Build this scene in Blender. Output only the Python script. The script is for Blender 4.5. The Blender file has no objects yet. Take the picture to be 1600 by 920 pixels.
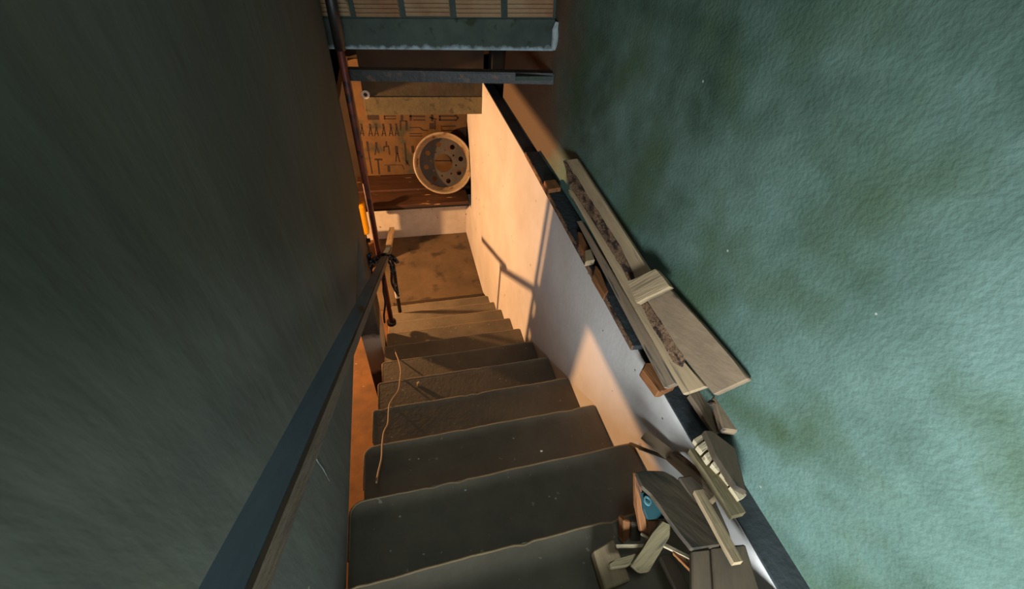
import bpy, bmesh, math, random
from mathutils import Vector, Matrix, noise
random.seed(7)
C = bpy.context.scene.collection
S = 0.30                       # one stair tread = 0.30 m; measurements below are in treads
# ------------------------------------------------------------------ camera
F, YAW, PIT, ROL = 634.47, 0.32094, 0.76340, 0.11183
def cam_axes():
    cy, sy = math.cos(YAW), math.sin(YAW)
    fwd = Vector((sy*math.cos(PIT), cy*math.cos(PIT), -math.sin(PIT)))
    r = Vector((cy, -sy, 0)); u = r.cross(fwd)
    c, s = math.cos(ROL), math.sin(ROL)
    return (c*r+s*u), (-s*r+c*u), fwd
CR, CU, CF = cam_axes()
cd = bpy.data.cameras.new('camera'); cam = bpy.data.objects.new('camera', cd); C.objects.link(cam)
cam.matrix_world = Matrix(((CR.x, CU.x, -CF.x, 0), (CR.y, CU.y, -CF.y, 0), (CR.z, CU.z, -CF.z, 0), (0, 0, 0, 1)))
cd.sensor_width = 36; cd.lens = F/1600*36; cd.clip_start = 0.02
bpy.context.scene.camera = cam
# ------------------------------------------------------------------ light
W = bpy.data.worlds.new('world'); bpy.context.scene.world = W; W.use_nodes = True
W.node_tree.nodes['Background'].inputs[0].default_value = (0.30, 0.42, 0.45, 1)
W.node_tree.nodes['Background'].inputs[1].default_value = 0.02
def light(name, kind, loc, power, col, size=0.05, aim=None, sy=None):
    l = bpy.data.lights.new(name, kind); l.energy = power; l.color = col
    o = bpy.data.objects.new(name, l); C.objects.link(o); o.location = Vector(loc)*S
    if kind == 'AREA':
        l.size = size*S
        if sy: l.shape = 'RECTANGLE'; l.size_y = sy*S
    else: l.shadow_soft_size = size*S
    if aim: o.rotation_euler = (Vector(aim)-Vector(loc)).to_track_quat('-Z', 'Y').to_euler()
    return o
light('basement_bulb_light', 'POINT', (-6.8, 11.2, -6.25), 490, (1.0, 0.54, 0.235), 0.16)
light('doorway_daylight', 'AREA', (-0.15, -2.8, -2.5), 52, (0.80, 0.92, 1.0), 1.3, (2.9, 3.0, -3.2), 1.6)
light('overhead_fill_light', 'AREA', (0.3, 0.2, 3.9), 7.5, (0.74, 0.90, 1.0), 1.6, (1.6, 3.2, -4), 1.6)  # unseen overhead fill, added to lift the treads and rail top
vs = bpy.context.scene.view_settings
vs.view_transform = 'Standard'; vs.look = 'None'; vs.exposure = 0.0; vs.gamma = 1.0; vs.use_curve_mapping = False
bpy.context.scene.display_settings.display_device = 'sRGB'
# ------------------------------------------------------------------ helpers
def ray(x, y): return CR*((x-800)/F) - CU*((y-460)/F) + CF
def on(x, y, ax, v):           # point (in treads) seen at x, y and lying on the plane axis = v
    d = ray(x, y); return d*(v/d[ax])
def onp(x, y, p0, n):
    d = ray(x, y); return d*(Vector(p0).dot(n)/d.dot(n))
def srgb(c):
    return tuple(((v/255+0.055)/1.055)**2.4 if v > 10 else v/255/12.92 for v in c)+(1,)
def mat(name, c1, c2=None, scale=4, rough=0.85, bump=0.2, c3=None, s3=30, t3=(0.62, 0.7), stretch=(1, 1, 1), metal=0.0, detail=6, bscale=None, edge=(0.35, 0.65)):
    m = bpy.data.materials.new(name); m.use_nodes = True; nt = m.node_tree; N = nt.nodes; L = nt.links
    b = N['Principled BSDF']; b.inputs['Roughness'].default_value = rough; b.inputs['Metallic'].default_value = metal
    tc = N.new('ShaderNodeTexCoord'); oi = N.new('ShaderNodeObjectInfo')
    mp = N.new('ShaderNodeMapping'); mp.inputs['Scale'].default_value = stretch
    L.new(tc.outputs['Object'], mp.inputs['Vector'])
    ad = N.new('ShaderNodeVectorMath'); ad.operation = 'ADD'
    ml = N.new('ShaderNodeMath'); ml.operation = 'MULTIPLY'; ml.inputs[1].default_value = 37.0
    L.new(oi.outputs['Random'], ml.inputs[0]); L.new(mp.outputs[0], ad.inputs[0]); L.new(ml.outputs[0], ad.inputs[1])
    n1 = N.new('ShaderNodeTexNoise'); n1.inputs['Scale'].default_value = scale; n1.inputs['Detail'].default_value = detail
    n1.inputs['Roughness'].default_value = 0.65
    L.new(ad.outputs[0], n1.inputs['Vector'])
    r = N.new('ShaderNodeValToRGB'); r.color_ramp.elements[0].position = edge[0]; r.color_ramp.elements[1].position = edge[1]
    r.color_ramp.elements[0].color = srgb(c1); r.color_ramp.elements[1].color = srgb(c2 or c1)
    L.new(n1.outputs['Fac'], r.inputs['Fac']); col = r.outputs['Color']
    if c3:
        n3 = N.new('ShaderNodeTexNoise'); n3.inputs['Scale'].default_value = s3; n3.inputs['Detail'].default_value = 3
        L.new(ad.outputs[0], n3.inputs['Vector'])
        r3 = N.new('ShaderNodeValToRGB'); r3.color_ramp.elements[0].position = t3[0]; r3.color_ramp.elements[1].position = t3[1]
        L.new(n3.outputs['Fac'], r3.inputs['Fac'])
        mx = N.new('ShaderNodeMix'); mx.data_type = 'RGBA'; mx.inputs[7].default_value = srgb(c3)
        L.new(r3.outputs['Color'], mx.inputs[0]); L.new(col, mx.inputs[6]); col = mx.outputs[2]
    L.new(col, b.inputs['Base Color'])
    n2 = N.new('ShaderNodeTexNoise'); n2.inputs['Scale'].default_value = bscale or scale*6; n2.inputs['Detail'].default_value = 5
    L.new(ad.outputs[0], n2.inputs['Vector'])
    bp = N.new('ShaderNodeBump'); bp.inputs['Strength'].default_value = bump; bp.inputs['Distance'].default_value = 0.01
    L.new(n2.outputs['Fac'], bp.inputs['Height']); L.new(bp.outputs[0], b.inputs['Normal'])
    m['col'] = 1
    return m
def height_patch(m, z0, z1, colour, axis='Z', soft=0.01, nscale=18, amp=0.05, tilt=0.0, x0=0.0):
    """a stain or flaked area that lies between two heights (world metres) with a ragged border"""
    nt = m.node_tree; N = nt.nodes; L = nt.links; b = N['Principled BSDF']
    src = b.inputs['Base Color'].links[0].from_socket
    g = N.new('ShaderNodeNewGeometry'); sp = N.new('ShaderNodeSeparateXYZ'); L.new(g.outputs['Position'], sp.inputs[0])
    n = N.new('ShaderNodeTexNoise'); n.inputs['Scale'].default_value = nscale; n.inputs['Detail'].default_value = 6
    L.new(g.outputs['Position'], n.inputs['Vector'])
    a = N.new('ShaderNodeMath'); a.operation = 'MULTIPLY_ADD'; a.inputs[1].default_value = amp*2
    tl = N.new('ShaderNodeMath'); tl.operation = 'MULTIPLY_ADD'; tl.inputs[1].default_value = -tilt; L.new(sp.outputs['X'], tl.inputs[0])
    t2 = N.new('ShaderNodeMath'); t2.operation = 'ADD'; t2.inputs[1].default_value = tilt*x0; L.new(sp.outputs[axis], tl.inputs[2]); L.new(tl.outputs[0], t2.inputs[0])
    L.new(n.outputs['Fac'], a.inputs[0]); L.new(t2.outputs[0], a.inputs[2])
    lo = N.new('ShaderNodeMapRange'); lo.inputs[1].default_value = z0+amp-soft; lo.inputs[2].default_value = z0+amp+soft
    hi = N.new('ShaderNodeMapRange'); hi.inputs[1].default_value = z1+amp+soft; hi.inputs[2].default_value = z1+amp-soft
    L.new(a.outputs[0], lo.inputs[0]); L.new(a.outputs[0], hi.inputs[0])
    mu = N.new('ShaderNodeMath'); mu.operation = 'MULTIPLY'; L.new(lo.outputs[0], mu.inputs[0]); L.new(hi.outputs[0], mu.inputs[1])
    mx = N.new('ShaderNodeMix'); mx.data_type = 'RGBA'; mx.inputs[7].default_value = srgb(colour)
    L.new(mu.outputs[0], mx.inputs[0]); L.new(src, mx.inputs[6]); L.new(mx.outputs[2], b.inputs['Base Color'])
def speckle(m, colour, scale, size, density=0.35):
    """small pits or flecks: cells of a voronoi pattern, some of them switched off"""
    nt = m.node_tree; N = nt.nodes; L = nt.links; b = N['Principled BSDF']
    src = b.inputs['Base Color'].links[0].from_socket
    g = N.new('ShaderNodeNewGeometry'); v = N.new('ShaderNodeTexVoronoi'); v.inputs['Scale'].default_value = scale
    v.inputs['Randomness'].default_value = 1.0; L.new(g.outputs['Position'], v.inputs['Vector'])
    sp = N.new('ShaderNodeSeparateColor'); L.new(v.outputs['Color'], sp.inputs[0])
    k = N.new('ShaderNodeMath'); k.operation = 'MULTIPLY'; k.inputs[1].default_value = size; L.new(sp.outputs[1], k.inputs[0])
    a = N.new('ShaderNodeMath'); a.operation = 'LESS_THAN'; L.new(v.outputs['Distance'], a.inputs[0]); L.new(k.outputs[0], a.inputs[1])
    d = N.new('ShaderNodeMath'); d.operation = 'LESS_THAN'; d.inputs[1].default_value = density; L.new(sp.outputs[0], d.inputs[0])
    mu = N.new('ShaderNodeMath'); mu.operation = 'MULTIPLY'; L.new(a.outputs[0], mu.inputs[0]); L.new(d.outputs[0], mu.inputs[1])
    mx = N.new('ShaderNodeMix'); mx.data_type = 'RGBA'; mx.inputs[7].default_value = srgb(colour)
    L.new(mu.outputs[0], mx.inputs[0]); L.new(src, mx.inputs[6]); L.new(mx.outputs[2], b.inputs['Base Color'])
def empty(name, loc):
    o = bpy.data.objects.new(name, None); C.objects.link(o); o.location = Vector(loc)*S; o.empty_display_size = 0.1; return o
def tag(o, label=None, cat=None, group=None, kind=None):
    if label: o['label'] = label
    if cat: o['category'] = cat
    if group: o['group'] = group
    if kind: o['kind'] = kind
    return o
def obj(name, bm, m, parent=None, frame=None, smooth=False):
    """bm is in treads, world axes; frame = rotation+translation in treads"""
    if frame is None:
        lo = [min(v.co[i] for v in bm.verts) for i in range(3)]; hi = [max(v.co[i] for v in bm.verts) for i in range(3)]
        frame = Matrix.Translation(((lo[0]+hi[0])/2, (lo[1]+hi[1])/2, lo[2]))
    bmesh.ops.transform(bm, matrix=Matrix.Scale(S, 4) @ frame.inverted(), verts=bm.verts)
    bmesh.ops.recalc_face_normals(bm, faces=bm.faces)
    me = bpy.data.meshes.new(name)
    if smooth:
        for f in bm.faces: f.smooth = True
    bm.to_mesh(me); bm.free(); me.materials.append(m)
    o = bpy.data.objects.new(name, me); C.objects.link(o)
    mw = frame.copy(); mw.translation = frame.translation*S
    if parent:
        o.parent = parent
        pm = parent.matrix_basis if parent.parent is None else parent.parent.matrix_basis @ parent.matrix_basis
        o.matrix_basis = pm.inverted() @ mw
    else: o.matrix_basis = mw
    return o
def box(bm, x0, x1, y0, y1, z0, z1, bev=0.0):
    r = bmesh.ops.create_cube(bm, size=1, matrix=Matrix.Translation(((x0+x1)/2, (y0+y1)/2, (z0+z1)/2)) @ Matrix.Diagonal((x1-x0, y1-y0, z1-z0, 1)))
    if bev:
        es = list({e for v in r['verts'] for e in v.link_edges})
        bmesh.ops.bevel(bm, geom=es, offset=bev, segments=2, affect='EDGES', profile=0.6)
    return bm
def bx(*a, **k): return box(bmesh.new(), *a, **k)
def tube(bm, pts, rad, seg=10, cap=True):
    pts = [Vector(p) for p in pts]; rings = []
    rads = rad if isinstance(rad, (list, tuple)) else [rad]*len(pts)
    up = Vector((0.31, 0.17, 0.93))
    for i, p in enumerate(pts):
        t = (pts[min(i+1, len(pts)-1)]-pts[max(i-1, 0)]).normalized()
        a = t.cross(up).normalized(); b = t.cross(a)
        rings.append([bm.verts.new(p+(a*math.cos(2*math.pi*k/seg)+b*math.sin(2*math.pi*k/seg))*rads[i]) for k in range(seg)])
    for r1, r2 in zip(rings, rings[1:]):
        for k in range(seg): bm.faces.new((r1[k], r1[(k+1) % seg], r2[(k+1) % seg], r2[k]))
    if cap: bm.faces.new(rings[0][::-1]); bm.faces.new(rings[-1])
    return bm
def smoothpts(pts, n=6):
    pts = [Vector(p) for p in pts]; out = []
    for i in range(len(pts)-1):
        p0, p1, p2, p3 = pts[max(i-1, 0)], pts[i], pts[i+1], pts[min(i+2, len(pts)-1)]
        for k in range(n):
            t = k/n; out.append(0.5*((2*p1)+(p2-p0)*t+(2*p0-5*p1+4*p2-p3)*t*t+(3*p1-p0-3*p2+p3)*t**3))
    return out+[pts[-1]]
def frame_of(P, n):
    """x along the longest edge, z = normal"""
    a, b = max(((a, b) for a in P for b in P), key=lambda q: (q[0]-q[1]).length)
    e = max(range(len(P)), key=lambda i: (P[(i+1) % len(P)]-P[i]).length*(0.2+abs((P[(i+1) % len(P)]-P[i]).normalized().dot((b-a).normalized()))**2))
    x = (P[(e+1) % len(P)]-P[e]).normalized() if len(P) < 7 else (b-a).normalized(); y = n.cross(x).normalized(); x = y.cross(n)
    c = sum(P, Vector())/len(P)
    return Matrix(((x.x, y.x, n.x, c.x), (x.y, y.y, n.y, c.y), (x.z, y.z, n.z, c.z), (0, 0, 0, 1)))
def slab(name, P, n, th, m, parent=None, bev=0.012, ragged=0.0):
    """a piece of board: outline P on its upper face, thickness th against n"""
    P = [Vector(p) for p in P]; n = Vector(n).normalized()
    if n.dot(-sum(P, Vector())/len(P)) < 0: n = -n
    fr = frame_of(P, n)
    if ragged:
        Q = []
        for i, p in enumerate(P):
            q = P[(i+1) % len(P)]; L = (q-p).length; k = max(1, int(L/0.12)); d = (q-p).normalized(); s = n.cross(d)
            for j in range(k): Q.append(p+(q-p)*(j/k)+s*(random.uniform(-1, 1)*ragged if j else 0))
        P = Q
    bm = bmesh.new(); top = [bm.verts.new(p) for p in P]; bot = [bm.verts.new(p-n*th) for p in P]
    bm.faces.new(top); bm.faces.new(bot[::-1])
    for i in range(len(P)): j = (i+1) % len(P); bm.faces.new((top[i], bot[i], bot[j], top[j]))
    if bev and not ragged: bmesh.ops.bevel(bm, geom=list(bm.edges), offset=bev, segments=1, affect='EDGES')
    bmesh.ops.triangulate(bm, faces=[f for f in bm.faces if len(f.verts) > 4])
    return obj(name, bm, m, parent, fr)
def beam(name, a, b, w, t, m, parent=None, up=(0, 0, 1), bev=0.012, w2=None, bend=0.0, taper=0.0):
    """a stick of section w x t between two points"""
    a, b = Vector(a), Vector(b); x = (b-a).normalized(); y = Vector(up).cross(x).normalized(); z = x.cross(y)
    bm = bmesh.new(); L = (b-a).length; k = 7; w2 = w2 or w; rings = []
    for i in range(k):
        u = i/(k-1); c = a+(b-a)*u+z*bend*math.sin(math.pi*u)*L; ww = w+(w2-w)*u; tt = t*(1-taper*u)
        j = lambda: random.uniform(-1, 1)*0.04*min(w, t)
        rings.append([bm.verts.new(c+y*(sy*ww/2+j())+z*(sz*tt/2+j())) for sy, sz in ((-1, -1), (1, -1), (1, 1), (-1, 1))])
    for r1, r2 in zip(rings, rings[1:]):
        for q in range(4): bm.faces.new((r1[q], r1[(q+1) % 4], r2[(q+1) % 4], r2[q]))
    bm.faces.new(rings[0][::-1]); bm.faces.new(rings[-1])
    c = (a+b)/2
    fr = Matrix(((x.x, y.x, z.x, c.x), (x.y, y.y, z.y, c.y), (x.z, y.z, z.z, c.z), (0, 0, 0, 1)))
    if bev: bmesh.ops.bevel(bm, geom=[e for e in bm.edges if e.calc_face_angle(0) > 0.6], offset=bev, segments=1, affect='EDGES')
    return obj(name, bm, m, parent, fr)
# ------------------------------------------------------------------ materials
M = {}
M['green'] = mat('green_paint', (52, 74, 58), (108, 134, 122), 1.5, 0.75, 0.3, (68, 88, 60), 4, (0.48, 0.74), bscale=90)
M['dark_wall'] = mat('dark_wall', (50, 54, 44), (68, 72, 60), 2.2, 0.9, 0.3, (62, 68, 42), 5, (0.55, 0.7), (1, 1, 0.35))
M['white'] = mat('white_plaster', (206, 196, 186), (222, 214, 206), 2, 0.9, 0.12, (150, 130, 112), 14, (0.70, 0.76), bscale=40)
M['low_white'] = mat('low_plaster', (196, 180, 160), (220, 206, 188), 3, 0.9, 0.15, (120, 96, 76), 16, (0.68, 0.74))
M['step'] = mat('stair_cement', (100, 91, 76), (122, 110, 91), 3.5, 0.8, 0.22, (150, 140, 120), 34, (0.70, 0.74), bscale=50)
M['worn'] = mat('lamplit_cement_edge', (142, 115, 82), (164, 135, 98), 9, 0.8, 0.3)  # lamplight on the step edges, put in as pale tan colour
M['ledge'] = mat('ledge_cement', (38, 42, 42), (54, 58, 58), 6, 0.9, 0.4)
M['floor'] = mat('floor_cement', (88, 72, 50), (112, 90, 64), 3, 0.85, 0.15, (72, 58, 42), 5, (0.58, 0.68))
M['warmfloor'] = mat('basement_floor', (96, 66, 36), (128, 86, 46), 4, 0.85, 0.2, (180, 150, 110), 20, (0.7, 0.76))
M['lintel'] = mat('lintel_cement', (52, 60, 54), (70, 78, 68), 5, 0.95, 0.5, (44, 50, 30), 12, (0.60, 0.68))
M['mortar'] = mat('mortar', (44, 54, 48), (60, 68, 60), 7, 0.95, 0.6)
M['brick'] = mat('hollow_brick', (128, 88, 56), (150, 124, 92), 3, 0.9, 0.4, (94, 84, 66), 10, (0.60, 0.70))
M['header'] = mat('header_cement', (56, 47, 32), (76, 63, 41), 5, 0.92, 0.35, (70, 62, 44), 11, (0.58, 0.68))
M['header_low'] = mat('header_band', (92, 80, 52), (112, 96, 62), 6, 0.92, 0.3, (76, 66, 42), 18, (0.56, 0.68))
M['brown_wall'] = mat('brown_wall', (48, 37, 25), (62, 47, 30), 3, 0.92, 0.3)
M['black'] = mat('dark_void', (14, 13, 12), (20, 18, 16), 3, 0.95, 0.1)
M['pier'] = mat('pier_plaster', (54, 48, 38), (78, 68, 52), 6, 0.9, 0.4)
M['bar'] = mat('dark_steel', (40, 38, 35), (54, 52, 48), 8, 0.55, 0.2, (84, 60, 44), 22, (0.60, 0.68))
M['red_pipe'] = mat('rusty_pipe', (70, 28, 18), (104, 42, 24), 9, 0.55, 0.15, (40, 20, 16), 16, (0.55, 0.65), metal=0.2)
M['black_pipe'] = mat('black_pipe', (18, 16, 15), (30, 26, 24), 10, 0.5, 0.1)
M['rail'] = mat('rail_paint', (78, 90, 96), (98, 112, 116), 5, 0.55, 0.2, (96, 72, 44), 12, (0.58, 0.64), (0.4, 2, 2))
M['rubber'] = mat('rubber', (14, 13, 13), (22, 20, 20), 8, 0.6, 0.1)
M['tape'] = mat('white_tape', (196, 190, 180), None, 5, 0.6, 0.1)
M['wood'] = mat('weathered_wood', (126, 104, 80), (158, 132, 102), 7, 0.8, 0.35, (84, 68, 52), 12, (0.60, 0.68), (0.35, 3.5, 3.5))
M['pale_wood'] = mat('pale_wood', (156, 130, 98), (184, 156, 118), 6, 0.8, 0.3, (112, 98, 74), 10, (0.58, 0.68), (0.3, 4, 4))
M['grey_wood'] = mat('grey_wood', (114, 95, 74), (142, 118, 92), 6, 0.85, 0.35, (68, 62, 54), 12, (0.60, 0.68), (0.3, 4, 4))
M['knot_wood'] = mat('knotty_wood', (124, 102, 80), (150, 124, 96), 5, 0.8, 0.3, (56, 50, 46), 7, (0.63, 0.69), (0.8, 2.2, 2.2))
M['bark'] = mat('rough_bark', (104, 74, 52), (142, 108, 78), 14, 0.9, 0.9, (54, 36, 26), 20, (0.5, 0.6), (0.8, 2, 2))
M['orange_wood'] = mat('orange_wood', (120, 74, 38), (156, 98, 52), 7, 0.75, 0.3, (84, 50, 28), 14, (0.6, 0.68), (0.4, 3, 3))
M['dark_wood'] = mat('dark_wood', (68, 56, 42), (90, 74, 54), 5, 0.8, 0.2, (46, 40, 32), 9, (0.58, 0.70), (0.5, 1.8, 1.8))
M['olive_wood'] = mat('olive_wood', (98, 86, 58), (124, 108, 76), 7, 0.8, 0.3, (62, 58, 42), 12, (0.58, 0.68), (0.4, 3, 3))
M['splinter'] = mat('fresh_wood', (176, 154, 120), (204, 184, 150), 8, 0.8, 0.3, (150, 124, 92), 12, (0.6, 0.66), (0.5, 3, 3))
M['bench'] = mat('bench_wood', (60, 38, 24), (84, 52, 30), 5, 0.6, 0.25, (190, 150, 100), 9, (0.68, 0.72), (0.5, 2.5, 2.5))
M['peg'] = mat('tool_board', (88, 60, 28), (108, 76, 36), 4, 0.75, 0.15, (64, 58, 36), 5, (0.52, 0.66))
M['tool_ink'] = mat('tool_shadow_paint', (38, 24, 16), (50, 32, 20), 8, 0.8, 0.1)
M['rim'] = mat('rim_paint', (150, 128, 98), (182, 160, 126), 6, 0.5, 0.2, (124, 80, 46), 10, (0.58, 0.66), metal=0.1)
M['rim_disc'] = mat('rim_disc', (56, 50, 40), (72, 63, 49), 7, 0.7, 0.3, (70, 48, 30), 10, (0.56, 0.66))
M['wire'] = mat('tan_wire', (150, 122, 92), None, 5, 0.6, 0.05)
M['yellow'] = mat('yellow_plastic', (206, 146, 14), (216, 158, 22), 4, 0.5, 0.05)
M['teal'] = mat('teal_plastic', (16, 50, 54), (26, 66, 70), 4, 0.5, 0.05)
M['ring'] = mat('ring_print', (90, 128, 130), None, 5, 0.6, 0.0)
M['flake'] = mat('flaked_plaster', (120, 130, 130), (160, 168, 166), 12, 0.9, 0.5)
M['paper'] = mat('white_paper', (206, 198, 186), None, 5, 0.8, 0.0)
M['stone'] = mat('pale_stone', (140, 124, 100), (164, 146, 118), 10, 0.9, 0.3)
speckle(M['green'], (34, 42, 34), 12, 0.085, 0.45); speckle(M['green'], (170, 176, 160), 8, 0.03, 0.3)
speckle(M['step'], (176, 168, 148), 10, 0.05, 0.5); speckle(M['white'], (110, 88, 68), 14, 0.07, 0.3); speckle(M['dark_wall'], (104, 110, 90), 7, 0.05, 0.3)
# measured levels
Y0, Z0, R = 2.063, -5.278, 0.644        # nosing of the first full step, riser height
XR, XG, ZL, ZB = 2.695, 2.97, -3.99, -11.72
XW = -0.94                               # dark left wall face
height_patch(M['lintel'], -1.99*S, -1.865*S, (150, 164, 166), nscale=26, amp=0.028, tilt=0.092, x0=2.97*S)
# ------------------------------------------------------------------ structure
def struct(name, bm, m, parent=None): return tag(obj(name, bm, m, parent), kind='structure' if not parent else None)
bm = bmesh.new(); prof = [(-6, -12.4), (16.2, -12.4), (16.2, -9.62), (14.95, -9.58), (14.97, -9.2), (15.05, -8.4), (15.4, -7.4), (15.8, -6.7), (16.1, -6.3), (16.1, ZL-.03), (-6, ZL-.03)]
va = [bm.verts.new((XR, y, z)) for y, z in prof]; vb = [bm.verts.new((XG, y, z)) for y, z in prof]
bm.faces.new(va); bm.faces.new(vb[::-1])
for i in range(len(prof)): bm.faces.new((va[i], vb[i], vb[(i+1) % len(prof)], va[(i+1) % len(prof)]))
bmesh.ops.triangulate(bm, faces=[f for f in bm.faces if len(f.verts) > 4])
struct('wall_right', bm, M['white'])
struct('bulb_cutoff_slab', bx(-14, -1.6, 8.1, 18.0, -4.7, -4.3), M['brown_wall'])  # unseen slab added to cut the bulb's light on the green wall
struct('trim_1', bx(XR+0.004, XG, -6, 13.3, ZL-0.03, ZL), M['ledge'])
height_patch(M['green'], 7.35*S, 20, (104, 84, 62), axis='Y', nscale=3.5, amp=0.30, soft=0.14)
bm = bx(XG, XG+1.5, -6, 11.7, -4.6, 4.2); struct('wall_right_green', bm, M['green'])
bm = bx(XG+1.6, XG+2.0, 11.7, 18.4, -5, 0); box(bm, XG, XG+1.9, 13.2, 13.8, -4.6, 0); struct('wall_recess', bm, M['black'])  # shade inside the recess painted in as near-black colour
struct('wall_basement_right', bx(XG+0.02, XG+0.6, 13.0, 18.4, -12.4, -4.6), M['brown_wall'])
# left wall with the slab edge under it
bm = bmesh.new(); NZ = 40
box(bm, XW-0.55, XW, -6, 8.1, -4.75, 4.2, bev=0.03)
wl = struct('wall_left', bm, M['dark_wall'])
struct('beam_left', bx(-1.75, -1.2, -6, 8.05, -5.48, -4.74), M['mortar'])
struct('floor_upper_left', bx(-14, XW-0.54, -6, 8.1, -4.75, -4.0), M['mortar'])
struct('wall_back', bx(-14, 5, -6.5, -6, -12.4, 4.2), M['brown_wall'])
struct('ceiling', bx(-2, 5, -6, 8.9, 4.2, 4.6), M['mortar'])
struct('ceiling_far', bx(-14, 5, 8.3, 18.6, -0.1, 0.2), M['brown_wall'])
struct('wall_far_left', bx(-14.5, -14, -6, 18.6, -12.4, 0), M['brown_wall'])
struct('wall_far', bx(-14, 5, 18.2, 18.6, -12.4, 0), M['brown_wall'])
struct('floor_basement', bx(-14, XR, -6, 18.3, -12.4, ZB), M['warmfloor'])
# upper floor where the photographer stands
struct('floor', bx(XW, XR, -6, Y0-2, -4.6, ZL, bev=0.02), M['step'])
# landing floor
struct('floor_landing', bx(-1.6, XR, Y0+9.5, 16.2, ZB-0.3, ZB+0.02), M['floor'])
# low wall under the bench and tool board
struct('wall_low', bx(-2.2, XR+0.02, 16.2, 16.9, -12, -9.6, bev=0.02), M['low_white'])
# header beam and wall over it
struct('wall_header', bx(-0.87, XR+0.03, 13.34, 13.8, -3.9, 0), M['brown_wall'])
hb = struct('trim_2', bx(-0.87, XR+0.03, 13.28, 13.9, -4.95, -3.88, bev=0.02), M['header'])
bm = bx(-0.87, XR+0.03, 13.25, 13.30, -4.97, -4.45, bev=0.01); obj('plaster_band', bm, M['header_low'], hb)
bm = bmesh.new()
c = on(571, 148, 1, 13.2)
for i in range(20):
    a0, a1 = 2*math.pi*i/20, 2*math.pi*(i+1)/20
    q = [c+Vector((math.cos(a)*r, 0, math.sin(a)*r)) for a, r in ((a0, .12), (a1, .12), (a1, .055), (a0, .055))]
    q2 = [p+Vector((0, .05, 0)) for p in q]
    V = [bm.verts.new(p) for p in q+q2]
    for f in ((0, 1, 2, 3), (4, 7, 6, 5), (0, 4, 5, 1), (2, 6, 7, 3)): bm.faces.new([V[k] for k in f])
tag(obj('ring_washer', bm, M['tape'], hb), 'pale round washer')
# pier under the end of the left wall
M['pier'].name = 'pier'
height_patch(M['pier'], -9.55*S, -8.1*S, (184, 168, 150), nscale=14, amp=0.05, soft=0.03)
struct('column_1', bx(-1.45, -1.0, 7.1, 8.2, ZB, -4.75, bev=0.03), M['pier'])
# ------------------------------------------------------------------ stairs
st = empty('staircase', (0.85, Y0+10, ZB))
tag(st, 'dark cement staircase going down along the white wall to the lit landing', 'stairs')
XL = {-1: -1.06, 0: -1.035, 1: -0.987, 2: -0.956, 3: -0.945}
def make_step(k):
    xl = XL.get(k, -0.935); z = Z0-k*R; yb = Y0+k-1-(0.35 if k > -1 else 0.0); yf = Y0+k
    bm = bmesh.new(); n = 34; rr = 0.13 if k < 2 else 0.05; pts = []
    for i in range(n+1):                                  # front edge, slightly worn
        x = XR-0.003-(XR-xl-rr)*i/n
        d = noise.noise(Vector((x*2.2, k*3.1, 0.4)))*0.012+noise.noise(Vector((x*9, k*1.7, 2)))*0.007
        if noise.noise(Vector((x*5, k*7.3, 9.1))) > 0.42: d -= 0.02
        pts.append((x, yf+d))
    for i in range(1, 6):                                 # rounded outer corner
        a = math.pi/2*i/5; pts.append((xl+rr-rr*math.sin(a), yf-rr+rr*math.cos(a)))
    pts += [(xl+0.01*noise.noise(Vector((k, 3, 1))), yf-0.6), (xl, yb), (XR-0.003, yb)]
    zb = z-R-0.02
    top = [bm.verts.new((x, y, z)) for x, y in pts]
    t2 = [bm.verts.new((x, y, z-0.0)) for x, y in pts]
    bm.verts.ensure_lookup_table()
    for v in t2: bm.verts.remove(v)
    bot = [bm.verts.new((x, y, zb)) for x, y in pts]
    bm.faces.new(top); bm.faces.new(bot[::-1]); N = len(pts)
    for i in range(N): bm.faces.new((top[i], bot[i], bot[(i+1) % N], top[(i+1) % N]))
    es = [e for e in bm.edges if e.verts[0] in top and e.verts[1] in top and max(v.co.y for v in e.verts) > yb+0.2]
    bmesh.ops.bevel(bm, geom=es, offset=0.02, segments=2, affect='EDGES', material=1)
    bmesh.ops.triangulate(bm, faces=[f for f in bm.faces if len(f.verts) > 4])
    o = obj('step', bm, M['step'], st); o.data.materials.append(M['worn'])  # second slot: bevel tinted tan to imitate lamplight along the edge
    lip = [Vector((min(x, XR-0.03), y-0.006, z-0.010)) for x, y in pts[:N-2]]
    tag(obj('nosing_lip', tube(bmesh.new(), lip, 0.0155, 6), M['worn'], o, smooth=True), 'thin lip along the step edge, coloured pale as if lamplit'); return o
for k in range(-1, 10): make_step(k)
# sloping underside of the flight
bm = bmesh.new()
for x in (-0.90, XR-.003):
    for y, z in ((Y0-1.3, Z0-0.3), (Y0+9.9, Z0-9.9*R-0.1), (Y0+9.9, ZB), (Y0+8.9, ZB), (Y0-1.3, Z0-1.1)): bm.verts.new((x, y, z-0.35 if z > ZB+1 else z))
bm.verts.ensure_lookup_table(); V = bm.verts
bm.faces.new(V[0:5]); bm.faces.new(V[5:10][::-1])
for i in range(5): bm.faces.new((V[i], V[i+5], V[(i+1) % 5+5], V[(i+1) % 5]))
obj('stair_soffit', bm, M['brown_wall'], st)
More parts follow.
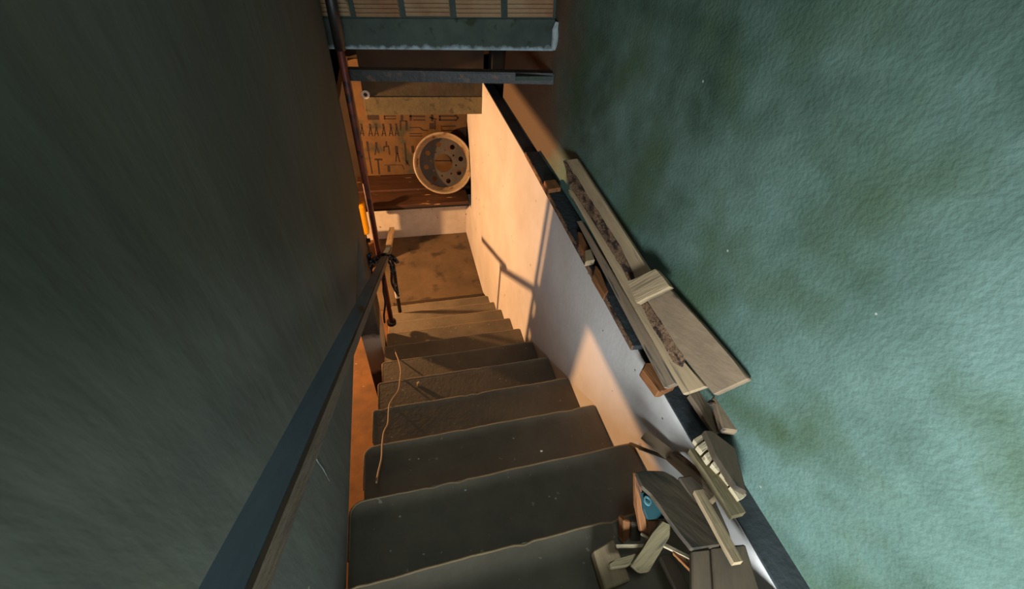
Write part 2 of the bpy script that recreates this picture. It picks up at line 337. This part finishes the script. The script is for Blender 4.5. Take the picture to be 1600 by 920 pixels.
# ------------------------------------------------------------------ lintel, bricks and bar across the opening
LA, LB = Vector((2.97, 8.10, -1.911)), Vector((-0.985, 9.35, -2.275)); LB = LB+(LB-LA).normalized()*0.5   # lower front edge, right and left end
ux = (LA-LB).normalized(); ny = Vector((ux.y, -ux.x, 0)).normalized(); uz = ux.cross(-ny).normalized()
if uz.z < 0: uz = -uz
def skew(bm, x0, x1, d0, d1, h0, h1, bev=0.0):   # box in lintel axes: x from left end, d depth away from camera, h up
    b = bx(x0, x1, d0, d1, h0, h1, bev=bev)
    Mx = Matrix(((ux.x, -ny.x, uz.x, LB.x), (ux.y, -ny.y, uz.y, LB.y), (ux.z, -ny.z, uz.z, LB.z), (0, 0, 0, 1)))
    bmesh.ops.transform(b, matrix=Mx, verts=b.verts)
    me = bpy.data.meshes.new('t'); b.to_mesh(me); b.free(); bm.from_mesh(me); bpy.data.meshes.remove(me); return bm
LEN = (LA-LB).length
tag(obj('concrete_lintel', skew(bmesh.new(), 0, LEN, 0, 0.55, 0, 0.50, bev=0.02), M['lintel']),
    'rough grey concrete lintel with whitish flaked lower edge under the bricks', 'lintel')
wb = tag(obj('wall_brick', skew(bmesh.new(), 0, LEN, 0.03, 0.5, 0.50, 6.2), M['mortar']), kind='structure')
bw, mg, hh = 0.80, 0.115, 0.62
nrow = 3
for row in range(nrow):
    x = LEN-0.05+(0 if row % 2 == 0 else 0.45)
    while x > 0.05:
        x1 = min(x, LEN-0.03); x0 = max(x-bw, 0.1); x -= bw+mg
        if x1-x0 < 0.15: continue
        h0 = 0.53+row*(hh+0.1)+random.uniform(-.012, .012)
        bm = bmesh.new(); m = 9                      # hollow brick: ribbed face
        skew(bm, x0, x1, 0.012, 0.3, h0, h0+hh)
        for j in range(m):
            a = h0+0.02+(hh-0.04)*j/m
            skew(bm, x0+0.004, x1-0.004, -0.018, 0.02, a, a+(hh-0.04)/m*0.62)
        obj('brick', bm, M['brick'], wb)
P = [on(x, y, 0, XG-.03) for x, y in ((869, 48), (877, 49), (880, 62), (878, 80), (872, 79), (870, 64))]
struct('trim_3', tube(bmesh.new(), [Vector((2.93, 8.02, -1.86)), Vector((2.94, 8.0, -1.72)), Vector((2.92, 8.03, -1.55)), Vector((2.94, 8.04, -1.44))], [.05, .07, .06, .03], 7), M['flake'])
a, b = Vector((2.97, 7.93, -2.245)), Vector((-0.80, 8.95, -2.52))
ba = empty('steel_bar', (a+b)/2)
tag(ba, 'dark angle iron bar crossing the opening just below the concrete lintel', 'bar')
beam('flange', a+Vector((0, .06, 0)), b+Vector((0, .06, 0)), 0.20, 0.035, M['bar'], ba)
beam('web', a+Vector((0, -.03, -.09)), b+Vector((0, -.03, -.09)), 0.04, 0.17, M['bar'], ba)
beam('mortar_smear', a+Vector((-.75, -.06, -.07)), a+Vector((-.02, -.06, -.06)), 0.03, 0.07, M['lintel'], ba)
# ------------------------------------------------------------------ pipes, rail, cords
pp = empty('rusty_pipe', (-.77, 8.2, -8.87))
tag(pp, 'tall rusty red pipe tied upright to the handrail and reaching past the lintel', 'pipe')
obj('pipe_shaft', tube(bmesh.new(), [(-.77, 8.2, -8.87), (-.77, 8.2, -5), (-.775, 8.19, -3.2), (-.785, 8.17, -0.7)], 0.066, 14), M['red_pipe'], pp, smooth=True)
obj('pipe_sleeve', tube(bmesh.new(), [(-.778, 8.185, -2.0), (-.785, 8.17, -0.65)], 0.09, 14), M['black_pipe'], pp, smooth=True)
obj('pipe_foot', tube(bmesh.new(), [(-.77, 8.2, -8.88), (-.77, 8.2, -8.78)], 0.13, 16), M['black_pipe'], pp)
XRa = -0.62
def rail_z(y): return -6.02-(y-7.55)*0.632
hr = empty('handrail', (XRa, 10.13, Z0-8*R))
tag(hr, 'blue-grey painted handrail sloping down along the dark left wall', 'handrail')
beam('rail', (XRa, -0.3, rail_z(-0.3)), (XRa, 10.2, rail_z(10.2)), 0.125, 0.105, M['rail'], hr, bev=0.012)
tag(beam('rail_edge', (XRa+.072, -0.3, rail_z(-0.3)-.005), (XRa+.072, 9.9, rail_z(9.9)-.005), 0.022, 0.10, M['dark_wood'], hr, bev=0.0), 'bare brown side edge')
tag(beam('rail_tip', (XRa+.01, 9.7, rail_z(9.7)+.09), (XRa+.06, 12.1, rail_z(12.1)+.55), 0.16, 0.10, M['pale_wood'], hr), 'pale bare wooden end of the rail')
p = obj('post', tube(bmesh.new(), [(-.61, 10.13, Z0-8*R), (-.615, 10.13, rail_z(10.13))], 0.06, 12), M['black_pipe'], hr, smooth=True)
tag(obj('tape_wrap', tube(bmesh.new(), [(-.61, 10.13, -9.72), (-.61, 10.13, -9.45)], 0.078, 12), M['tape'], p), 'white tape wrapped round the black post')
cb = empty('cord_bundle', (-.65, 9.2, -7.3))
tag(cb, 'black rubber cords knotted around the lower end of the handrail', 'cord')
def PX(x, y, Y): return on(x, y, 1, Y)
for pts in ([(584, 404), (592, 399), (601, 397), (610, 398), (617, 403), (622, 409)],
            [(576, 398), (580, 406), (588, 409), (597, 405), (607, 401), (613, 404), (620, 410)],
            [(580, 396), (577, 404), (583, 412), (580, 422), (584, 432)],
            [(592, 408), (585, 403), (579, 408), (575, 416)],
            [(603, 402), (609, 412), (612, 425), (612, 440), (617, 452), (623, 462)],
            [(607, 402), (614, 410), (617, 424), (619, 440), (622, 458)]):
    P3 = [PX(x, y, 7.75+0.25*(i % 2)) for i, (x, y) in enumerate(pts)]
    obj('cord', tube(bmesh.new(), smoothpts(P3), 0.032, 8), M['rubber'], cb, smooth=True)
tag(obj('hanging_cord', tube(bmesh.new(), smoothpts([PX(601, 432, 7.8), PX(599, 452, 7.85), PX(602, 472, 7.8), PX(600, 492, 7.8), PX(601, 504, 7.8)]), 0.026, 8), M['rubber'], smooth=True),
    'dark frayed cord hanging straight down beside the rusty pipe', 'cord')
# thin wire lying down over the step edges
def pitch(x, y, lift=0.05):
    n = Vector((0, R, 1)); return onp(x, y, (0, Y0, Z0+lift), n)
wp = [(616, 545), (620, 556), (622.6, 563), (626, 578), (625, 592), (622.6, 609), (614, 622), (608.5, 632), (607, 645), (606, 661), (602, 670), (599, 678), (597, 697), (596, 716), (591, 738), (588, 754)]
wpts = [pitch(x, y) for x, y in wp]
tag(obj('thin_wire', tube(bmesh.new(), smoothpts(wpts, 4), [0.013]*(4*(len(wp)-1)+1), 7), M['wire'], smooth=True),
    'thin tan wire trailing down over the edges of the middle steps', 'wire')
# paint streak on the left wall
bm = bmesh.new()
for (x, y), w in (((478, 694), .007), ((486, 704), .014), ((497, 722), .008), ((505, 733), .007), ((515, 752), .003)):
    p = on(x, y, 0, XW+0.006); bm.verts.new(p+Vector((0, w, w*.6))); bm.verts.new(p-Vector((0, w, w*.6)))
bm.verts.ensure_lookup_table()
for i in range(4): bm.faces.new((bm.verts[2*i], bm.verts[2*i+1], bm.verts[2*i+3], bm.verts[2*i+2]))
tag(obj('paint_streak', bm, M['flake'], wl), 'thin pale blue scratch of paint')
# small stone on the third lit step
def lump(name, c, s, m, label=None, cat=None, group=None, seed=0, parent=None):
    bm = bmesh.new(); bmesh.ops.create_icosphere(bm, subdivisions=2, radius=1)
    for v in bm.verts:
        k = 1+0.28*noise.noise(v.co*1.6+Vector((seed, 0, 0))); v.co = Vector((v.co.x*s[0], v.co.y*s[1], v.co.z*s[2]))*k+Vector(c)
    o = obj(name, bm, m, parent)
    if label: tag(o, label, cat, group)
    return o
p = on(655, 603, 2, Z0-3*R); lump('stone_chip', p+Vector((0, 0, .06)), (.055, .05, .075), M['stone'], 'small pale stone chip lying on a middle step right of the wire', 'stone', seed=3)
random.seed(11)
k = 0
for (x, y, st_) in ((625, 807, 0), (727, 766, 0), (846, 705, 0), (640, 718, 1), (654, 717, 1), (868, 779, 0), (858, 776, 0), (802, 685, 1), (820, 572, 4), (831, 568, 4), (847, 618, 3), (662, 866, 0), (610, 861, 0)):
    z = Z0-st_*R; p = on(x, y, 2, z)
    r_ = random.uniform(.008, .014); lump('plaster_crumb', p+Vector((0, 0, r_*.6)), (r_*1.3, r_, r_*.7), M['tape'], 'tiny whitish plaster crumb scattered on the dark treads', 'crumb', 'plaster crumbs on the treads', seed=k); k += 1
# ------------------------------------------------------------------ bench, tool board, rim
be = empty('workbench', (0.5, 16.5, -12))
tag(be, 'brown wooden workbench with worn planks under the tool board', 'workbench')
def plank(x0, x1, y0, y1, z, th, name='plank', m='bench', par=be): return obj(name, bx(x0, x1, y0, y1, z-th, z, bev=.02), M[m], par)
plank(-1.95, XR-.04, 15.2, 16.35, -9.36, .14); plank(-1.97, XG, 16.38, 17.66, -9.30, .14)
tag(plank(-1.95, XR-.04, 15.22, 15.30, -9.50, .10, 'front_lip', 'black'), 'blackened front lip')
for x in (-1.6, 0.5): obj('bench_leg', bx(x, x+.2, 16.95, 17.15, ZB, -9.46), M['dark_wood'], be)
pb = empty('tool_board', (0.7, 17.7, -9.3))
tag(pb, 'worn orange-brown tool board with dark tool silhouettes behind the bench', 'tool board')
obj('board_panel', bx(-1.5, 2.94, 17.70, 17.80, -9.3, -4.6), M['peg'], pb)
YP = 17.69
def ink(lines, name='tool_silhouette'):
    bm = bmesh.new()
    for (x0, y0, x1, y1, w) in lines:
        a = on(555+x0/7.08, 160+y0/7.08, 1, YP); b = on(555+x1/7.08, 160+y1/7.08, 1, YP)
        d = (b-a); d.y = 0; d.normalize(); s = Vector((-d.z, 0, d.x))*(w/7.08*0.0298/2)
        q = [a+s, a-s, b-s, b+s]; q2 = [v+Vector((0, .02, 0)) for v in q]
        V = [bm.verts.new((v.x, YP-.0, v.z)) for v in q]+[bm.verts.new((v.x, YP+.015, v.z)) for v in q]
        for f in ((0, 1, 2, 3), (7, 6, 5, 4), (0, 4, 5, 1), (1, 5, 6, 2), (2, 6, 7, 3), (3, 7, 4, 0)): bm.faces.new([V[i] for i in f])
    obj(name, bm, M['tool_ink'], pb)
ink([(135, 165, 262, 165, 48)])
ink([(318, 152, 450, 152, 12), (318, 182, 450, 182, 12), (324, 148, 324, 186, 12)])
ink([(515, 140, 515, 200, 22), (497, 205, 570, 205, 9), (500, 205, 500, 310, 14), (566, 205, 566, 310, 18)])
ink([(603, 152, 772, 156, 15), (640, 195, 772, 195, 12), (612, 140, 612, 205, 20)])
ink([(820, 165, 900, 190, 14), (850, 135, 852, 210, 22), (880, 200, 882, 300, 14), (822, 262, 868, 262, 60)])
ink([(925, 152, 1110, 152, 13), (925, 196, 1110, 196, 15), (936, 148, 936, 200, 16), (1105, 140, 1140, 172, 14), (1140, 170, 1108, 204, 14)])
ink([(945, 266, 1112, 262, 11)]); ink([(950, 312, 1120, 312, 15), (956, 300, 950, 280, 9)])
ink([(600, 278, 715, 278, 8), (715, 278, 745, 305, 12), (745, 305, 800, 312, 9)])
ink([(600, 345, 735, 345, 8), (600, 372, 740, 372, 8)])
for x in (70, 165, 230, 312, 392, 455):
    ink([(x-6, 235, x+4, 285, 18), (x+2, 280, x-16, 372, 9), (x+4, 280, x+26, 372, 9), (x-10, 345, x+20, 345, 7)])
ink([(66, 430, 80, 560, 20), (80, 560, 132, 780, 12)]); ink([(130, 430, 145, 540, 20), (145, 540, 188, 790, 12)])
ink([(232, 440, 232, 490, 20), (232, 490, 218, 580, 11), (236, 490, 262, 560, 11)])
ink([(342, 430, 344, 480, 12), (312, 492, 372, 484, 14), (316, 492, 318, 540, 11), (368, 490, 380, 580, 11)])
ink([(455, 482, 460, 570, 26), (456, 570, 450, 655, 10), (466, 560, 492, 660, 12)])
ink([(548, 450, 562, 640, 13), (556, 640, 600, 700, 9), (572, 640, 572, 690, 22)])
ink([(214, 630, 300, 632, 20), (250, 636, 266, 795, 15)]); ink([(368, 700, 374, 770, 26)])
ink([(320, 694, 520, 692, 6), (520, 692, 540, 740, 6)]); ink([(632, 480, 640, 560, 26)])
ink([(860, 552, 1080, 556, 14)]); ink([(880, 645, 1080, 645, 14)])
def text_obj(): pass
# steel wheel rim leaning on the tool board
rc = on(693, 255, 1, 15.95); tilt = math.radians(24); turn = math.radians(6)
rm = empty('wheel_rim', (rc.x, rc.y, -9.30))
tag(rm, 'old cream steel truck wheel rim leaning on the workbench against the tool board', 'wheel rim')
ax = Vector((-math.sin(turn), -math.cos(turn)*math.cos(tilt), math.sin(tilt))).normalized()   # axis towards the camera side
axx = Vector((math.cos(turn), -math.sin(turn), 0)); axy = ax.cross(axx).normalized()
if axy.z < 0: axy = -axy
def rp(r, a, d): return rc+axx*(r*math.cos(a))+axy*(r*math.sin(a))+ax*d
RR = 1.20
def lathe(prof, seg=64):
    bm = bmesh.new(); rings = [[bm.verts.new(rp(r, 2*math.pi*k/seg, d)) for k in range(seg)] for r, d in prof]; n = len(prof)
    for i in range(n):
        for k in range(seg): bm.faces.new((rings[i][k], rings[i][(k+1) % seg], rings[(i+1) % n][(k+1) % seg], rings[(i+1) % n][k]))
    return bm
t = RR
obj('rim_barrel', lathe([(t, .42), (t*1.0, .36), (t*.955, .33), (t*.93, .18), (t*.90, .05), (t*.86, -.02), (t*.86, -.22), (t*.90, -.30), (t*.94, -.40), (t*.97, -.46), (t*1.0, -.48), (t*1.0, -.52), (t*.955, -.53),
                         (t*.90, -.46), (t*.86, -.33), (t*.815, -.25), (t*.815, .0), (t*.855, .08), (t*.885, .18), (t*.91, .34), (t*.94, .42), (t*.97, .45)]), M['rim'], rm, smooth=True)
bm = bmesh.new(); loops = []
def circ(cx, cy, r, n, d=-.18):
    vs_ = [bm.verts.new(rc+axx*(cx+r*math.cos(2*math.pi*k/n))+axy*(cy+r*math.sin(2*math.pi*k/n))+ax*d) for k in range(n)]
    return [bm.edges.new((vs_[k], vs_[(k+1) % n])) for k in range(n)]
E_ = circ(0, 0, t*.82, 48)+circ(0, 0, .37, 28)
for k in range(8):
    a = 2*math.pi*(k+.3)/8; E_ += circ(math.cos(a)*.74, math.sin(a)*.74, .10, 14)
for k in range(8):
    a = 2*math.pi*(k+.8)/8; E_ += circ(math.cos(a)*.52, math.sin(a)*.52, .04, 8)
bmesh.ops.triangle_fill(bm, edges=E_, use_beauty=True)
res = bmesh.ops.extrude_face_region(bm, geom=list(bm.faces))
bmesh.ops.translate(bm, vec=-ax*.06, verts=[v for v in res['geom'] if isinstance(v, bmesh.types.BMVert)])
obj('rim_disc', bm, M['rim_disc'], rm)
# yellow jug and dark machine at the left of the landing
mc = empty('dark_machine', (-2.2, 14, ZB)); tag(mc, 'dark machine cabinet half hidden behind the left wall by the landing', 'machine')
obj('cabinet_body', bx(-2.75, -1.75, 14.1, 15.0, ZB, -10.2, bev=.06), M['black'], mc)
obj('cabinet_top', bx(-2.8, -1.7, 14.05, 15.05, -10.2, -10.1, bev=.02), M['bar'], mc)
obj('knob', tube(bmesh.new(), [(-1.75, 14.5, -10.5), (-1.6, 14.5, -10.5)], .09, 12), M['black_pipe'], mc)
jg = empty('yellow_jug', (-1.95, 14.5, -10.1)); tag(jg, 'yellow plastic jug standing on the dark machine left of the bench', 'jug')
obj('jug_body', bx(-2.3, -1.56, 14.3, 14.75, -10.1, -8.75, bev=.08), M['yellow'], jg)
obj('jug_cap', tube(bmesh.new(), [(-1.9, 14.5, -8.75), (-1.9, 14.5, -8.5)], .15, 16), M['yellow'], jg)
tag(obj('paper_card', bx(-2.3, -2.0, 14.05, 14.09, -10.75, -10.22, bev=.004), M['paper']), 'small white card stuck on the dark machine below the yellow jug', 'card')
# ------------------------------------------------------------------ boards leaning on the ledge against the green wall
NP = Vector((-math.sin(math.radians(60)), 0, math.cos(math.radians(60)))); PB = Vector((2.93, 0, -3.16))
def lean(pix, off=0.0): p0 = PB+NP*off; return [onp(x, y, p0, NP) for x, y in pix]
def board(name, pix, off, th, m, label, group=None, ragged=0, cat='plank'):
    return tag(slab(name, lean(pix, off), NP, th, M[m], ragged=ragged), label, cat, group)
board('wooden_plank', [(900, 345), (908, 344), (1060, 598), (1037, 607)], -.02, .09, 'grey_wood', 'long grey plank lying lowest of the leaning boards, its end on a block')
board('wooden_plank', [(887, 296), (894, 294), (985, 440), (1050, 545), (1104, 604), (1067, 617), (970, 445)], .05, .06, 'pale_wood', 'narrow pale plank between the grey plank and the wide knotty board')
bo = board('wooden_plank', [(880, 250), (901, 247), (1015, 424), (1020, 432), (992, 444)], .13, .07, 'pale_wood', 'long pale plank reaching highest up along the green wall')
slab('bark_edge', lean([(880, 251), (884, 252), (935, 330), (965, 378), (990, 428), (994, 446), (986, 446), (958, 395), (920, 335), (888, 285)], .135), NP, .065, M['bark'], bo, ragged=.012)
wd = board('wooden_plank', [(1005, 462), (1045, 449), (1095, 504), (1146, 563), (1170, 592), (1115, 617), (1062, 550)], .12, .08, 'knot_wood', 'wide knotty plank below the pale square block')
slab('bark_edge', lean([(998, 470), (1006, 466), (1040, 515), (1068, 556), (1062, 572), (1052, 566), (1032, 530), (1012, 498)], .125), NP, .06, M['bark'], wd, ragged=.012)
board('wood_block', [(980, 440), (1024, 420), (1046, 447), (994, 473)], .24, .09, 'pale_wood', 'pale square-cut wood block laid across the leaning planks', ragged=.008, cat='wood block')
# block under the plank end, overhanging the white wall
P = [on(x, y, 2, -3.84) for x, y in ((1009, 566), (1030, 566), (1058, 600), (1037, 610), (1029, 612), (1003, 577))]
tag(slab('wood_block', P, (0, 0, 1), .13, M['orange_wood']), 'orange-brown block jutting over the white wall under the grey plank end', 'wood block')
def ledge(name, pix, z, th, m, label, cat='wood offcut', group=None, ragged=0):
    return tag(slab(name, [on(x, y, 2, z) for x, y in pix], (0, 0, 1), th, M[m], ragged=ragged), label, cat, group)
lp = ledge('wooden_plank', [(821, 238), (843, 236), (1026, 540), (989, 541)], -3.90, .085, 'ledge', 'dark thin plank lying flat on the ledge along the white wall', 'plank')
slab('splintered_edge', [on(x, y, 2, -3.895) for x, y in ((820, 237), (823, 237), (992, 541), (988, 541))], (0, 0, 1), .09, M['bark'], lp)
ledge('wood_offcut', [(850, 282), (868, 280), (877, 293), (858, 296)], -3.80, .09, 'orange_wood', 'small wood offcut topmost on the dark ledge plank')
ledge('wood_offcut', [(903, 362), (909, 364), (921, 390), (914, 396), (905, 380)], -3.81, .08, 'orange_wood', 'ragged splinter of wood below the top of the grey plank', ragged=.006)
ledge('wood_offcut', [(914, 391), (924, 388), (930, 406), (915, 409)], -3.78, .10, 'pale_wood', 'small pale wood offcut on the ledge beside the grey plank')
ledge('wood_offcut', [(931, 413), (939, 424), (951, 454), (945, 462), (926, 430)], -3.79, .10, 'orange_wood', 'orange-brown wood offcut on the ledge beside the grey plank')
# nearer boards
ledge('wooden_plank', [(1076, 615), (1104, 604), (1139, 668), (1118, 678)], -3.78, .08, 'grey_wood', 'short bluish grey board below the knotty plank', 'plank')
ib = ledge('wooden_plank', [(1115, 619), (1146, 606), (1190, 655), (1176, 676), (1130, 670)], -3.62, .10, 'knot_wood', 'brown board with a dark knot nearest on the ledge', 'plank')
lump('knot', on(1112, 629, 2, -3.60), (.05, .03, .015), M['bark'], parent=ib)
# ------------------------------------------------------------------ heap of scrap wood, lower right
def stick(name, pa, pb_, w, t_, m, label, cat='stick', **k):
    a = on(*pa); b = on(*pb_); return tag(beam(name, a, b, w, t_, M[m], **k), label, cat)
ledge('bark_slab', [(1100, 671), (1113, 672), (1150, 700), (1168, 770), (1150, 760), (1118, 712)], -3.66, .10, 'dark_wood', 'dark brown curved bark slab beside the crumbly white stick', 'bark slab')
ks = empty('crumbly_stick', on(1092, 684, 2, -3.8)); tag(ks, 'pale crumbly stick broken into chunks on the ledge', 'stick')
for i, q in enumerate((((1084, 686), (1099, 677), (1104, 684), (1090, 694)), ((1090, 696), (1104, 687), (1110, 697), (1098, 706)), ((1101, 710), (1112, 702), (1118, 713), (1109, 722)), ((1112, 724), (1122, 714), (1132, 729), (1122, 736)), ((1126, 739), (1137, 732), (1150, 750), (1139, 757)), ((1141, 760), (1152, 752), (1166, 774), (1155, 781)))):
    slab('chunk', [on(x, y, 2, -3.74+.012*(i % 2)) for x, y in q], (.1*(i % 3-1), .08, 1), .07, M['splinter'], ks, ragged=.008)
beam('stick_core', on(1092, 690, 2, -3.84), on(1158, 778, 2, -3.84), .09, .09, M['grey_wood'], ks)
stick('wooden_stick', (1085, 703, 2, -3.88), (1152, 806, 2, -3.80), .14, .08, 'olive_wood', 'greenish brown stick along the ledge edge left of the crumbly one', bend=.02)
stick('wooden_stick', (1008, 680, 0, 2.55), (1058, 720, 0, 2.62), .13, .06, 'wood', 'short upper greenish stick crossing the white wall', up=(-.6, 0, .8))
stick('wooden_stick', (1050, 712, 0, 2.60), (1120, 776, 2, -3.86), .16, .06, 'wood', 'bent grey stick running from the white wall toward the corner', up=(-.5, 0, .8), bend=.05)
stick('twig', (985, 693, 0, 2.62), (1043, 716, 0, 2.60), .035, .03, 'dark_wood', 'thin dark twig poking out from the top step edge', 'twig')
def heap(name, pix, zs, th, m, label, cat='wood offcut', ragged=0, parent=None):
    P = [on(x, y, 2, z) for (x, y), z in zip(pix, zs)]
    n = Vector()
    for i in range(len(P)): n += P[i].cross(P[(i+1) % len(P)])
    n.normalize(); c = sum(P, Vector())/len(P); 
    if n.z < 0: n = -n
    P = [onp(x, y, c, n) for x, y in pix]
    o = slab(name, P, n, th, M[m], parent, ragged=ragged)
    return tag(o, label, cat) if not parent else o
heap('curved_panel', [(993, 737), (1010, 734), (1038, 735), (1053, 743), (1069, 756), (1085, 775), (1100, 795), (1115, 818), (1124, 838), (1126, 852), (1081, 858), (1062, 832), (1047, 812), (1032, 790), (1019, 770), (1003, 760)],
     [-3.95]*8+[-3.85]*4+[-3.9]*4, .05, 'dark_wood', 'large dark curved wooden panel lying over the scrap heap', 'panel')
heap('wooden_board', [(993, 738), (1000, 745), (1003, 770), (1010, 822), (1014, 836), (1002, 832), (995, 790)], [-4.02, -4.0, -4.1, -4.3, -4.35, -4.3, -4.15], .06, 'orange_wood', 'narrow brown board standing under the left edge of the curved panel', 'board')
tb = empty('teal_case', on(1020, 800, 2, -4.4)); tag(tb, 'teal plastic case with a pale ring mark under the curved panel', 'case')
heap('case_body', [(1001, 768), (1014, 766), (1036, 795), (1040, 810), (1012, 812), (1005, 795)], [-4.1, -4.1, -4.15, -4.2, -4.2, -4.15], .16, 'teal', '', parent=tb)
c = on(1011, 783, 2, -4.10); bm = bmesh.new()
for i in range(24):
    a0, a1 = 2*math.pi*i/24, 2*math.pi*(i+1)/24
    V = [bm.verts.new(c+Vector((math.cos(a)*r*.9, math.sin(a)*r*1.15, 0.0+dz))) for dz in (.02, 0) for a, r in ((a0, .038), (a1, .038), (a1, .024), (a0, .024))]
    for f in ((0, 1, 2, 3), (4, 7, 6, 5), (0, 4, 5, 1), (2, 6, 7, 3)): bm.faces.new([V[q] for q in f])
obj('ring_mark', bm, M['ring'], tb)
heap('wood_offcut', [(1012, 812), (1032, 811), (1026, 822), (1016, 836), (1010, 828)], [-4.3]*5, .08, 'orange_wood', 'reddish wood offcut below the teal case')
heap('wood_offcut', [(975, 812), (986, 814), (984, 842), (974, 850)], [-4.36, -4.36, -4.5, -4.5], .12, 'orange_wood', 'small upright orange-brown block left of the teal case')
heap('wood_offcut', [(986, 815), (1002, 820), (1002, 846), (985, 845)], [-4.40, -4.40, -4.52, -4.52], .08, 'dark_wood', 'dark wood chip behind the small orange-brown block')
heap('wood_block', [(927, 860), (959, 842), (986, 906), (946, 922)], [-4.44]*4, .14, 'pale_wood', 'pale sawn block at the left foot of the scrap heap', 'wood block')
heap('branch_piece', [(1035, 812), (1048, 818), (1047, 838), (1030, 866), (1014, 894), (999, 896), (985, 883), (1004, 858), (1012, 845), (1020, 832)], [-4.15, -4.15, -4.15, -4.2, -4.28, -4.28, -4.28, -4.22, -4.2, -4.15], .09, 'olive_wood', 'broad olive-coloured wood piece across the middle of the heap', 'wood piece')
heap('branch_piece', [(952, 878), (962, 874), (994, 862), (997, 870), (982, 884), (955, 888)], [-4.28]*6, .07, 'olive_wood', 'short olive arm of wood lying over the pale sawn block', 'wood piece')
stick('wood_splinter', (963, 854, 2, -4.36), (1006, 853, 2, -4.30), .03, .025, 'splinter', 'pale splinter pointing left above the pale sawn block', 'splinter')
stick('wood_splinter', (1002, 834, 2, -4.3), (1014, 842, 2, -4.25), .02, .02, 'splinter', 'tiny pale splinter under the teal case', 'splinter')
stick('wood_splinter', (1034, 850, 2, -4.22), (1079, 872, 2, -4.05), .03, .03, 'splinter', 'thin pale splinter right of the olive wood piece', 'splinter')
stick('wood_splinter', (1054, 863, 2, -4.15), (1080, 889, 2, -4.05), .04, .035, 'orange_wood', 'orange-brown splinter under the curved panel', 'splinter')
stick('wooden_stick', (1090, 768, 2, -3.82), (1152, 880, 2, -3.72), .085, .06, 'pale_wood', 'pale square stick with a splintered tip over the curved panel', up=(0, 0, 1))
heap('wooden_board', [(1081, 860), (1109, 857), (1114, 935), (1082, 935)], [-3.86]*4, .07, 'dark_wood', 'dark short board in front of the curved panel', 'board')
heap('wooden_board', [(1112, 855), (1165, 850), (1190, 930), (1117, 935)], [-3.88]*4, .06, 'dark_wood', 'dark wide board at the near right corner', 'board')
heap('wooden_board', [(1030, 868), (1050, 862), (1088, 935), (1062, 935)], [-4.3, -4.3, -4.1, -4.1], .06, 'dark_wood', 'dark narrow board under the orange-brown splinter', 'board')
heap('wooden_board', [(1060, 745), (1080, 742), (1112, 768), (1140, 830), (1150, 870), (1120, 850), (1090, 790)], [-3.93]*7, .05, 'dark_wood', 'blackish board wedged behind the curved panel', 'board')
